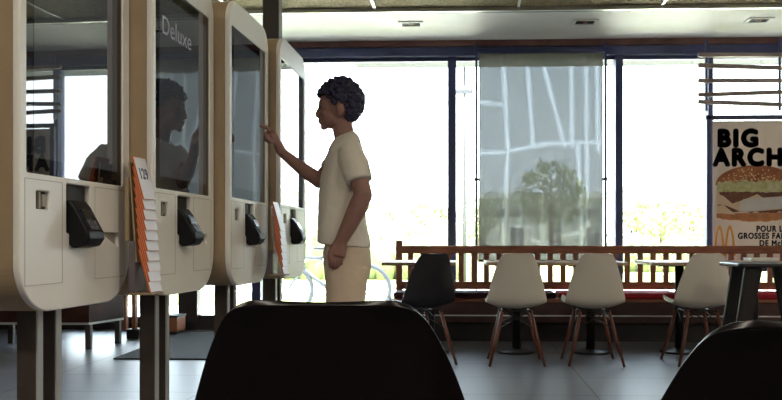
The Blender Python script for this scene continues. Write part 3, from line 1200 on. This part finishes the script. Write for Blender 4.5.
a, b = G(113, 359.5), G(163, 341.5)
yA, yB_ = a.y, min(b.y, 7.95)
m = MB()
m.prism([(a.x, a.y), (G(330, 359.5).x, a.y), (G(330, 359.5).x, 7.75), (b.x - .05, 7.75)], .0005, .012)
o = m.build('entrance_mat', M['matt'], None, bevel=.003)
tag(o, 'charcoal entrance mat on the floor in front of the glass door', 'mat')

# ------------------------------------------------------------------ the boy
BD = 3.85


def B(px, py, dd=0.0):
    return C(px, py, BD + dd * KB)


KB = 1.15                     # body thickness factor


class BMB(MB):
    def tube(self, pts, rad, *a, **k):
        if not isinstance(rad, (list, tuple)):
            rad = [rad] * len(pts)
        rad = [tuple(q * KB for q in r) if isinstance(r, (list, tuple)) else r * KB for r in rad]
        return MB.tube(self, pts, rad, *a, **k)

    def ball(self, c, r, *a, **k):
        r = tuple(q * KB for q in r) if isinstance(r, (list, tuple)) else r * KB
        return MB.ball(self, c, r, *a, **k)


boy = empty('person', (B(347, 240).x, B(347, 240).y, 0), 0, 'boy in a cream T-shirt and sand trousers pointing at a kiosk screen', 'person')
OFF = Vector(boy.location)


def Bl(px, py, dd=0.0):
    return B(px, py, dd) - OFF


def Bf(px, py, dd):
    """the same with an exact depth offset"""
    return C(px, py, BD + dd) - OFF


S = BD / F      # metres per photo pixel at the boy


def ring(py, pf, pb, lat, n=28, pyb=None, cdd=0.0, sup=2.4):
    """elliptic horizontal section from photo columns pf (front) to pb (back)"""
    if pyb is None:
        pyb = py
    pts = []
    for k in range(n):
        t = 2 * PI * k / n
        cxx, sxx = math.cos(t), math.sin(t)
        ex = math.copysign(abs(cxx) ** (2 / sup), cxx)
        ey = math.copysign(abs(sxx) ** (2 / sup), sxx)
        pxx = (pf + pb) / 2 - (pb - pf) / 2 * ex
        pyy = (py + pyb) / 2 + (py - pyb) / 2 * ex
        pts.append(Bl(pxx, pyy) + DV * (lat * KB * ey + cdd))
    return pts


body = BMB()
# torso under the clothes
body.loft([ring(268, 336, 361, .09), ring(245, 331, 364, .11), ring(215, 324, 362, .12), ring(180, 327, 362, .125), ring(160, 331, 362, .135),
           ring(148, 334, 360, .12), ring(142, 337, 356, .08)])
# neck + head
body.tube([Bl(347, 150), Bl(344.5, 138), Bl(342, 124), Bl(341, 112)], [(.052, .055), (.044, .046), (.044, .045), (.05, .05)], 16, flat=RV)
HM = Matrix.Rotation(YAW, 4, 'Z')
body.ball(Bl(341.5, 103), (.082, .070, .090), 24, 16, HM)
body.ball(Bl(331, 106), (.053, .056, .066), 20, 12, HM)
body.ball(Bl(331, 117), (.046, .050, .050), 20, 12, HM)
body.ball(Bl(335, 122), (.040, .046, .030), 16, 10, HM)
body.tube([Bl(326, 124), Bl(323.2, 127.0)], [(.026, .028), (.015, .019)], 12, flat=RV)
body.ball(Bl(323.6, 127.4), (.014, .018, .013), 12, 8, HM)
body.tube([Bl(320.9, 106.5), Bl(318.6, 111), Bl(316.2, 115.2)], [(.009, .009), (.010, .010), (.0085, .012)], 12, flat=RV)
body.ball(Bl(318.2, 116.2), (.012, .016, .008), 12, 8, HM)
body.ball(Bl(319.6, 120.3), (.009, .019, .0050), 12, 8, HM)
body.ball(Bl(320.4, 123.0), (.009, .017, .0055), 12, 8, HM)
for s in (-1, 1):
    body.tube([Bl(320.5, 103.4) + DV * s * KB * .008, Bl(322.5, 102.4) + DV * s * KB * .034], [(.010, .009), (.010, .009)], 10)
    body.ball(Bl(326, 115) + DV * s * KB * .030, (.022, .020, .018), 12, 8, HM)
    e = Bl(342.5, 110.5) + DV * s * KB * .071
    body.ball(e, (.017, .009, .028), 14, 10, HM @ Matrix.Rotation(-.18, 4, 'Y'))
    body.ball(Bl(341.4, 116.5) + DV * s * KB * .069, (.009, .007, .010), 10, 8, HM)
# near (left) arm, hanging, hand at the hip
sh = Bl(352, 153, -.135)
el = Bl(363, 196, -.185)
wr_ = Bl(341.0, 241, -.175)
body.tube([sh, Bl(357, 173, -.165), el + Vector((0, 0, .01)), Bl(359, 205, -.187), Bl(350, 224, -.182), wr_],
          [.046, .042, .038, .040, .034, (.026, .020)], 16)
body.ball(el, (.038, .036, .038))
hd = Bl(336.5, 255.5, -.172)
body.tube([wr_, Bl(338.5, 248, -.174), hd], [(.026, .019), (.033, .017), (.037, .016)], 14, flat=RV)


def finger(pts, r0, r1):
    n = len(pts)
    body.tube(pts, [r0 + (r1 - r0) * i / (n - 1) for i in range(n)], 10)
    body.ball(pts[-1], r1, 10, 8)


# fingers of the near hand: relaxed, slightly curled, unequal
for k, (px_, ln, cu) in enumerate(((330.5, .92, -.010), (334.2, 1.0, -.006), (337.8, .95, .000), (341.2, .76, .006))):
    a_ = Bl(px_ + 1.0, 255.5, -.174 + k * .004)
    b_ = Bl(px_ - .2, 255.5 + 5.8 * ln, -.176 + k * .004)
    c_ = Bl(px_ - .4, 255.5 + 10.0 * ln, -.166 + k * .004)
    d_ = Bl(px_ + .4, 255.5 + 12.8 * ln, -.150 + k * .004)
    finger([a_, b_, c_, d_], .0092, .0072)
finger([Bl(334.5, 246.5, -.180), Bl(330.5, 251, -.190), Bl(329.0, 256, -.188), Bl(329.6, 259.5, -.180)], .0105, .008)
# far (right) arm, raised and pointing
sh2 = Bl(346, 153, .135)
el2 = Bf(319.5, 180.5, -.01)
wr2 = Bf(281.5, 152.0, -.19)
body.tube([sh2, Bl(333, 167, .06), el2], [.046, .040, .035], 16)
body.ball(el2, (.035, .034, .034))
body.tube([el2, Bf(306, 171.5, -.065), Bf(293, 161.5, -.13), wr2], [.033, .030, .024, (.0185, .021)], 16)
kn = Bf(271.8, 133.0, -.235)
body.tube([wr2, Bf(277.5, 144, -.21), kn], [(.023, .021), (.030, .019), (.029, .016)], 14, flat=DV)
# index finger, straight out to the left
finger([Bf(271.0, 131.5, -.247), Bf(266.8, 127.6, -.254), Bf(263.2, 126.3, -.260), Bf(260.3, 125.6, -.266)], .0092, .0066)
# curled middle, ring, little finger
for k, (dd_, ln) in enumerate(((-.233, 1.0), (-.218, .95), (-.204, .82))):
    y_ = 132.5 + k * 1.6
    finger([Bf(270.6, y_, dd_), Bf(270.6 - 5.2 * ln, y_ + .8, dd_ - .002), Bf(270.6 - 5.6 * ln, y_ + 5.6 * ln, dd_ - .004), Bf(270.6 - 1.8 * ln, y_ + 7.2 * ln, dd_ - .004)], .0092, .0076)
# thumb folded along the palm
finger([Bf(276.5, 143, -.232), Bf(271.5, 141.5, -.248), Bf(268.0, 139.0, -.252), Bf(266.0, 136.4, -.250)], .0108, .008)
# legs
for s, kx in ((-1, 0), (1, -1.5)):
    body.tube([Bl(348 + kx, 262, s * .075), Bl(346 + kx, 300, s * .085), Bl(345 + kx, 352, s * .088), Bl(348 + kx, 385, s * .088), Bl(349 + kx, 440, s * .088)],
              [.062, .058, .045, .044, .034], 14)
    body.tube([Bl(351 + kx, 446, s * .088), Bl(338 + kx, 451, s * .092), Bl(328 + kx, 453, s * .096)], [(.034, .034), (.03, .04), (.02, .034)], 12)
bo = remeshed(body, 'body', M['skin'], boy, .0042, 2)

# eyes
for s in (-1, 1):
    BMB().ball(Bl(321.9, 108.2) + DV * s * KB * .030, .0095, 12, 8).build('eye', M['eye'], boy)
# T-shirt
ts = BMB()
ts.loft([ring(243, 317.5, 370.5, .158, pyb=248), ring(236, 317.8, 369.5, .158, pyb=241), ring(218, 318.2, 365.5, .150), ring(200, 319.2, 364, .148), ring(182, 320.8, 364, .150),
         ring(166, 324.5, 364.5, .152), ring(154, 328.5, 363.5, .150), ring(149, 330.2, 361.5, .130, pyb=142), ring(145, 332.0, 358.5, .092, pyb=135.5), ring(141.8, 333.2, 354.0, .060, pyb=131)])
ts.tube([Bl(349, 150, -.115), Bl(354.5, 164, -.160), Bl(359.0, 181.5, -.182)], [.054, .058, .056], 18)
ts.tube([Bl(346, 151, .11), Bl(337, 162.5, .10), Bl(331.0, 170.0, .07)], [.054, .056, .053], 18)
to = remeshed(ts, 't_shirt', M['shirt'], boy, .0055, 4)
tx = bpy.data.textures.new('folds', 'CLOUDS')
tx.noise_scale = .09
dm = to.modifiers.new('folds', 'DISPLACE')
dm.texture = tx
dm.strength = .012
dm.mid_level = .5
# trousers
tr_ = BMB()
tr_.loft([ring(238, 325, 367, .138, pyb=240), ring(252, 324.6, 370.5, .145), ring(266, 324.8, 371, .150), ring(279, 325.5, 368.5, .152)])
for s, kx in ((-1, 0), (1, -1.0)):
    tr_.tube([Bl(347 + kx, 268, s * .072), Bl(345.5 + kx, 300, s * .086), Bl(344.5 + kx, 350, s * .09), Bl(347 + kx, 395, s * .09), Bl(348.5 + kx, 441, s * .09)],
             [(.092, .078), (.082, .078), (.075, .07), (.068, .065), (.062, .06)], 20, flat=RV)
po_ = remeshed(tr_, 'trousers', M['pants'], boy, .006, 4)
dm = po_.modifiers.new('folds', 'DISPLACE')
dm.texture = tx
dm.strength = .012
dm.mid_level = .5
for s, kx in ((-1, 0), (1, -1.5)):
    m = MB()
    c = Bl(347 + kx, 452, s * .09)
    gz = -0.0
    rr = []
    for px_, hgt, wd in ((327, .022, .018), (329, .040, .036), (334, .055, .044), (341, .075, .042), (348, .098, .036), (354, .10, .034), (357.5, .075, .028), (358.5, .04, .018)):
        q = Bl(px_ + kx, 459, s * .09)
        rr.append([Vector((q.x, q.y, gz + .002)) + DV * (wd * KB * math.cos(PI * k / 8)) + Vector((0, 0, max(0, math.sin(PI * k / 8)) * hgt * KB if k <= 8 else 0)) for k in range(9)])
    m.loft(rr)
    m.build('shoe', M['shoe'], boy, subsurf=1)

# curly hair
hairpoly = [(315.8, 92), (316.5, 88), (320, 84), (326, 80), (333, 77.5), (340, 77), (350, 80), (358, 85), (364, 95), (364.3, 104), (361, 113), (355, 121), (351.5, 126), (346.5, 123),
            (346.8, 112), (345.6, 105.5), (340, 103.5), (336.5, 106.5), (334, 105), (333.5, 100.5), (328, 99.5), (324, 98.5), (320, 99), (317.5, 97)]


def inside(x, y, poly):
    c = False
    n = len(poly)
    for i in range(n):
        x1_, y1_ = poly[i]
        x2_, y2_ = poly[(i + 1) % n]
        if (y1_ > y) != (y2_ > y) and x < (x2_ - x1_) * (y - y1_) / (y2_ - y1_) + x1_:
            c = not c
    return c


hr = BMB()
rnd = random.Random(3)
cen = (340.8, 101.0)
base = Bl(342.5, 99.5)
hr.ball(Bl(343.5, 98.0), (.084, .072, .080), 24, 14, HM)
hr.ball(Bl(350, 108), (.052, .062, .062), 18, 12, HM)
made = 0
while made < 620:
    v = Vector((rnd.gauss(0, 1), rnd.gauss(0, 1), rnd.gauss(0, 1))).normalized()
    rad = rnd.uniform(.90, 1.0)
    lx, ly, lz = v.x * .098 * KB * rad, v.y * .080 * KB * rad, v.z * .100 * KB * rad
    px_, py_ = cen[0] + lx / S, cen[1] - lz / S
    if not inside(px_, py_, hairpoly):
        continue
    if abs(v.y) < .80 and v.x < 0 and py_ > 97:
        continue
    p = Bl(cen[0], cen[1]) + RV * lx + DV * ly + Vector((0, 0, lz))
    r_ = rnd.uniform(.006, .0125)
    hr.ball(p, (r_, r_, r_ * rnd.uniform(.7, 1.2)), 7, 5)
    made += 1
hr.build('hair', M['hair'], boy)

# ------------------------------------------------------------------ outside
GZ = -.12
struct('ground_outside', MB().box((-60, YW + .14, GZ - .1), (80, 120, GZ)), M['grass'])
struct('path_outside', MB().box((-14, YW + .16, GZ - .05), (30, YW + 4.2, GZ + .012)).box((-30, 15.5, GZ - .05), (60, 19, GZ + .012)), M['paving'])
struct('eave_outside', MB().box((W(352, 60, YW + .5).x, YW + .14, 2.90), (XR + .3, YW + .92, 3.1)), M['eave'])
struct('roof', MB().box((XL - .6, YB - .6, ZC + .21), (XR + .6, YW + .14, ZC + .40)), M['eave'])


def building(pxa, pxb, D, h, dep, label, nw, zw0, zw1):
    a, b = C(pxa, 240, D), C(pxb, 240, D)
    y = (a.y + b.y) / 2
    r = empty('building', ((a.x + b.x) / 2, y, GZ), 0, label, 'building')
    hw_ = (b.x - a.x) / 2
    MB().box((-hw_, 0, 0), (hw_, dep, h)).build('walls', M['render'], r)
    MB().box((-hw_ - .3, -.3, h), (hw_ + .3, dep + .3, h + .35)).build('flat_roof', M['roofg'], r)
    st = 2 * hw_ / nw
    for i, zw0, zw1 in [(i, zw0, zw1) for i in range(nw)] + [(i, .5, 1.75) for i in range(0, nw, 2)]:
        x = -hw_ + st * i + st * .16
        w_ = MB().box((x, -.04, zw0), (x + st * .68, .05, zw1)).build('window', M['bwin'], r)
        MB().box((x + st * .33, -.06, zw0), (x + st * .36, .0, zw1)).build('mullion', M['roofg'], w_)
    return r


building(470, 602, 44, 3.35, 8, 'low pale flat-roofed building seen through the roller blind', 7, 2.35, 2.8)
building(628, 690, 60, 4.8, 8, 'distant pale building seen beyond the right window', 4, 1.6, 3.0)


def tree(px, D, h, r_, label, seed, leaves=520):
    rnd = random.Random(seed)
    c = C(px, 240, D)
    t_ = empty('tree', (c.x, c.y, GZ), 0, label, 'tree')
    tm = MB().tube([(0, 0, 0), (.05, 0, h * .3), (0, .05, h * .62), (.03, 0, h * .85)], [h * .028, h * .022, h * .014, h * .006], 10)
    for _ in range(7):
        a = rnd.uniform(0, 6.28)
        z_ = h * rnd.uniform(.35, .6)
        tm.tube([(0, 0, z_), (r_ * .35 * math.cos(a), r_ * .35 * math.sin(a), z_ + h * .14), (r_ * .65 * math.cos(a), r_ * .65 * math.sin(a), z_ + h * .22)], [h * .010, h * .007, h * .003], 8)
    tm.build('trunk', M['bark'], t_)
    m = MB()
    for _ in range(leaves):
        v = Vector((rnd.gauss(0, 1), rnd.gauss(0, 1), rnd.gauss(0, 1))).normalized() * rnd.uniform(.45, 1) ** .6
        p = Vector((v.x * r_, v.y * r_, h * .66 + v.z * h * .34))
        q = Euler((rnd.uniform(0, 6), rnd.uniform(0, 6), rnd.uniform(0, 6))).to_matrix()
        sz = r_ * rnd.uniform(.07, .13)
        m._add([p + q @ Vector(k) * sz for k in ((-1, 0, 0), (0, -.5, .2), (1, 0, 0), (0, .5, .2))], [(0, 1, 2, 3)])
    m.build('crown', M['leaf'], t_)
    return t_


tree(550, 38, 4.9, 1.7, 'round young tree seen through the roller blind', 1)
tree(478, 38, 3.2, 1.0, 'small tree at the left edge of the roller blind', 2)
tree(660, 40, 3.3, 2.0, 'bushy tree washed out behind the right window', 3)
tree(690, 30, 2.4, 1.4, 'small tree washed out beside the poster frame', 4)
tree(425, 42, 3.0, 2.2, 'pale bushy tree beyond the left window, behind the bench end', 5)
tree(385, 36, 2.3, 1.7, 'low bushy tree washed out behind the boy', 6)

def hedge(pxa, pxb, D, h, label, seed):
    rnd = random.Random(seed)
    a, b = C(pxa, 240, D), C(pxb, 240, D)
    r = empty('hedge', ((a.x + b.x) / 2, (a.y + b.y) / 2, GZ), YAW, label, 'hedge')
    hw_ = (b - a).length / 2
    m = MB()
    nx = int(hw_ * 10)
    for i in range(nx):
        x = -hw_ + 2 * hw_ * (i + .5) / nx
        hh = h * (.82 + .18 * math.sin(i * .9 + seed) * math.cos(i * .37))
        m.tube([(x, rnd.uniform(-.15, .15), 0), (x, 0, hh * .6), (x + rnd.uniform(-.1, .1), 0, hh * .92)], [.12, .30, .12], 8)
        for _ in range(34):
            p = Vector((x + rnd.uniform(-.3, .3), rnd.uniform(-.4, .4), rnd.uniform(.1, 1) ** .7 * hh))
            q = Euler((rnd.uniform(0, 6), rnd.uniform(0, 6), rnd.uniform(0, 6))).to_matrix()
            m._add([p + q @ Vector(k) * .11 for k in ((-1, 0, 0), (0, -.5, .2), (1, 0, 0), (0, .5, .2))], [(0, 1, 2, 3)])
    m.build('foliage', M['leaf'], r)


hedge(285, 462, 21, 2.15, 'pale green hedge outside the window behind the boy', 1)
hedge(610, 712, 26, 1.35, 'low pale green hedge outside the right window', 2)

sp = C(464.5, 240, 20)
lp = empty('street_lamp', (sp.x, sp.y, GZ), 0, 'tall street lamp standing outside beside the window post', 'street lamp')
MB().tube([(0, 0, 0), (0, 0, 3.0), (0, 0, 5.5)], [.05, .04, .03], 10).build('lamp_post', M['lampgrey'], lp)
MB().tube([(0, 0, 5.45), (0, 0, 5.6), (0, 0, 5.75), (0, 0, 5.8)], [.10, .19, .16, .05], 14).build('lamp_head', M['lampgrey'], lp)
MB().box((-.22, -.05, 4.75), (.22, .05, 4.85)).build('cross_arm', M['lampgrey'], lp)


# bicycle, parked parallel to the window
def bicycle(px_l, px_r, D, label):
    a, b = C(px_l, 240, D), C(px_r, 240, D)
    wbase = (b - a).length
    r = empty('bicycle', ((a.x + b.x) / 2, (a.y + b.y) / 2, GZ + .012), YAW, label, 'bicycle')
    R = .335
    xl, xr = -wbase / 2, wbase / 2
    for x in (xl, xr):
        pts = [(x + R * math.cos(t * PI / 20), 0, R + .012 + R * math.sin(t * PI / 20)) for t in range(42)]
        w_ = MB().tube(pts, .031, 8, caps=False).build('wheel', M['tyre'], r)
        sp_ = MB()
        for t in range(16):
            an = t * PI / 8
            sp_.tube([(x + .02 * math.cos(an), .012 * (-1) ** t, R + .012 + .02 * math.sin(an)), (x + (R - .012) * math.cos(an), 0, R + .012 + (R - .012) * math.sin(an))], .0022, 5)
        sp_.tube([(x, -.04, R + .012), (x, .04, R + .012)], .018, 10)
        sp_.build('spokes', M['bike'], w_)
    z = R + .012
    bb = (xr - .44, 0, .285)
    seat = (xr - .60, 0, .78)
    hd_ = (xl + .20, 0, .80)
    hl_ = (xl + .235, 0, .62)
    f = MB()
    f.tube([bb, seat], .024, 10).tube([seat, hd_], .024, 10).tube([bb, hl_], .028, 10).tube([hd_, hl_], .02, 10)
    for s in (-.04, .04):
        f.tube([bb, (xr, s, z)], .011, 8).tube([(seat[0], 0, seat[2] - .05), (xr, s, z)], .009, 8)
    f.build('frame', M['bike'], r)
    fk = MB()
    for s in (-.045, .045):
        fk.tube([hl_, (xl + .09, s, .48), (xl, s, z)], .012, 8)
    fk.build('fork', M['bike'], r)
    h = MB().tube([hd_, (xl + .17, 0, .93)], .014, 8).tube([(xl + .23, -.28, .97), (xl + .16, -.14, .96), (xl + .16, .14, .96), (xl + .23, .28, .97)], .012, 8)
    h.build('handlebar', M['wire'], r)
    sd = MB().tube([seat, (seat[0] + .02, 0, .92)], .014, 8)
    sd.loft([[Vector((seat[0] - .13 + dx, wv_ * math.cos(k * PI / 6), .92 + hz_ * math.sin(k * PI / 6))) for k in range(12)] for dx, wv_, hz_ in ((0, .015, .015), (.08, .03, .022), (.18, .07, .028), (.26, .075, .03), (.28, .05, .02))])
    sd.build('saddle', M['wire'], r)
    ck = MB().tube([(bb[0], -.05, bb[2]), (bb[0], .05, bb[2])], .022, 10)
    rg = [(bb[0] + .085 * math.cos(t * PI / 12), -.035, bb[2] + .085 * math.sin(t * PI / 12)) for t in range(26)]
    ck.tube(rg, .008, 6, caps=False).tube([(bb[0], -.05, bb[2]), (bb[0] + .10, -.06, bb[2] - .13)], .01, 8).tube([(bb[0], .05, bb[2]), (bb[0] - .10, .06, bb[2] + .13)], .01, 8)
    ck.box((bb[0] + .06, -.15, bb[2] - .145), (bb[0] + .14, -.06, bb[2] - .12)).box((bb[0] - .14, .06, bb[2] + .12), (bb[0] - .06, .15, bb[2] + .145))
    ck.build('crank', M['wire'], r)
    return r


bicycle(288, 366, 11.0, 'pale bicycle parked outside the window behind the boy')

# ------------------------------------------------------------------ light
wd = bpy.data.worlds.new('sky')
scene.world = wd
wd.use_nodes = True
nt = wd.node_tree
bg = nt.nodes['Background']
tc = nt.nodes.new('ShaderNodeTexCoord')
sx_ = nt.nodes.new('ShaderNodeSeparateXYZ')
nt.links.new(tc.outputs['Generated'], sx_.inputs[0])
rp = nt.nodes.new('ShaderNodeValToRGB')
rp.color_ramp.elements[0].position = 0.0
rp.color_ramp.elements[0].color = (0.86, 0.955, 1.0, 1)
rp.color_ramp.elements[1].position = 0.5
rp.color_ramp.elements[1].color = (0.70, 0.86, 1.0, 1)
nt.links.new(sx_.outputs['Z'], rp.inputs['Fac'])
nt.links.new(rp.outputs['Color'], bg.inputs['Color'])
bg.inputs['Strength'].default_value = SKY
sun = bpy.data.lights.new('sun', 'SUN')
sun.energy = 38.0
sun.angle = math.radians(2)
sun.color = (1, .96, .88)
so = bpy.data.objects.new('sun', sun)
COL.objects.link(so)
so.rotation_euler = Euler((math.radians(13), 0, math.radians(-25)))   # high, from behind the building

# ------------------------------------------------------------------ camera
cam = bpy.data.cameras.new('camera')
cam.sensor_fit = 'HORIZONTAL'
cam.sensor_width = 36
cam.lens = 36 * F / 782
cam.shift_x = -(CX - 391) / 782
cam.shift_y = (HY - 200) / 782
cam.clip_start = .05
cam.clip_end = 500
co = bpy.data.objects.new('camera', cam)
COL.objects.link(co)
co.location = (0, 0, CH)
co.rotation_euler = (PI / 2, 0, YAW)
scene.camera = co

vs_ = scene.view_settings
vs_.view_transform = 'Standard'
vs_.look = 'None'
vs_.exposure = 0.35
vs_.gamma = 1
scene.cycles.use_denoising = True
scene.cycles.transparent_max_bounces = 16
scene.cycles.max_bounces = 10
scene.cycles.diffuse_bounces = 5
scene.cycles.sample_clamp_indirect = 25
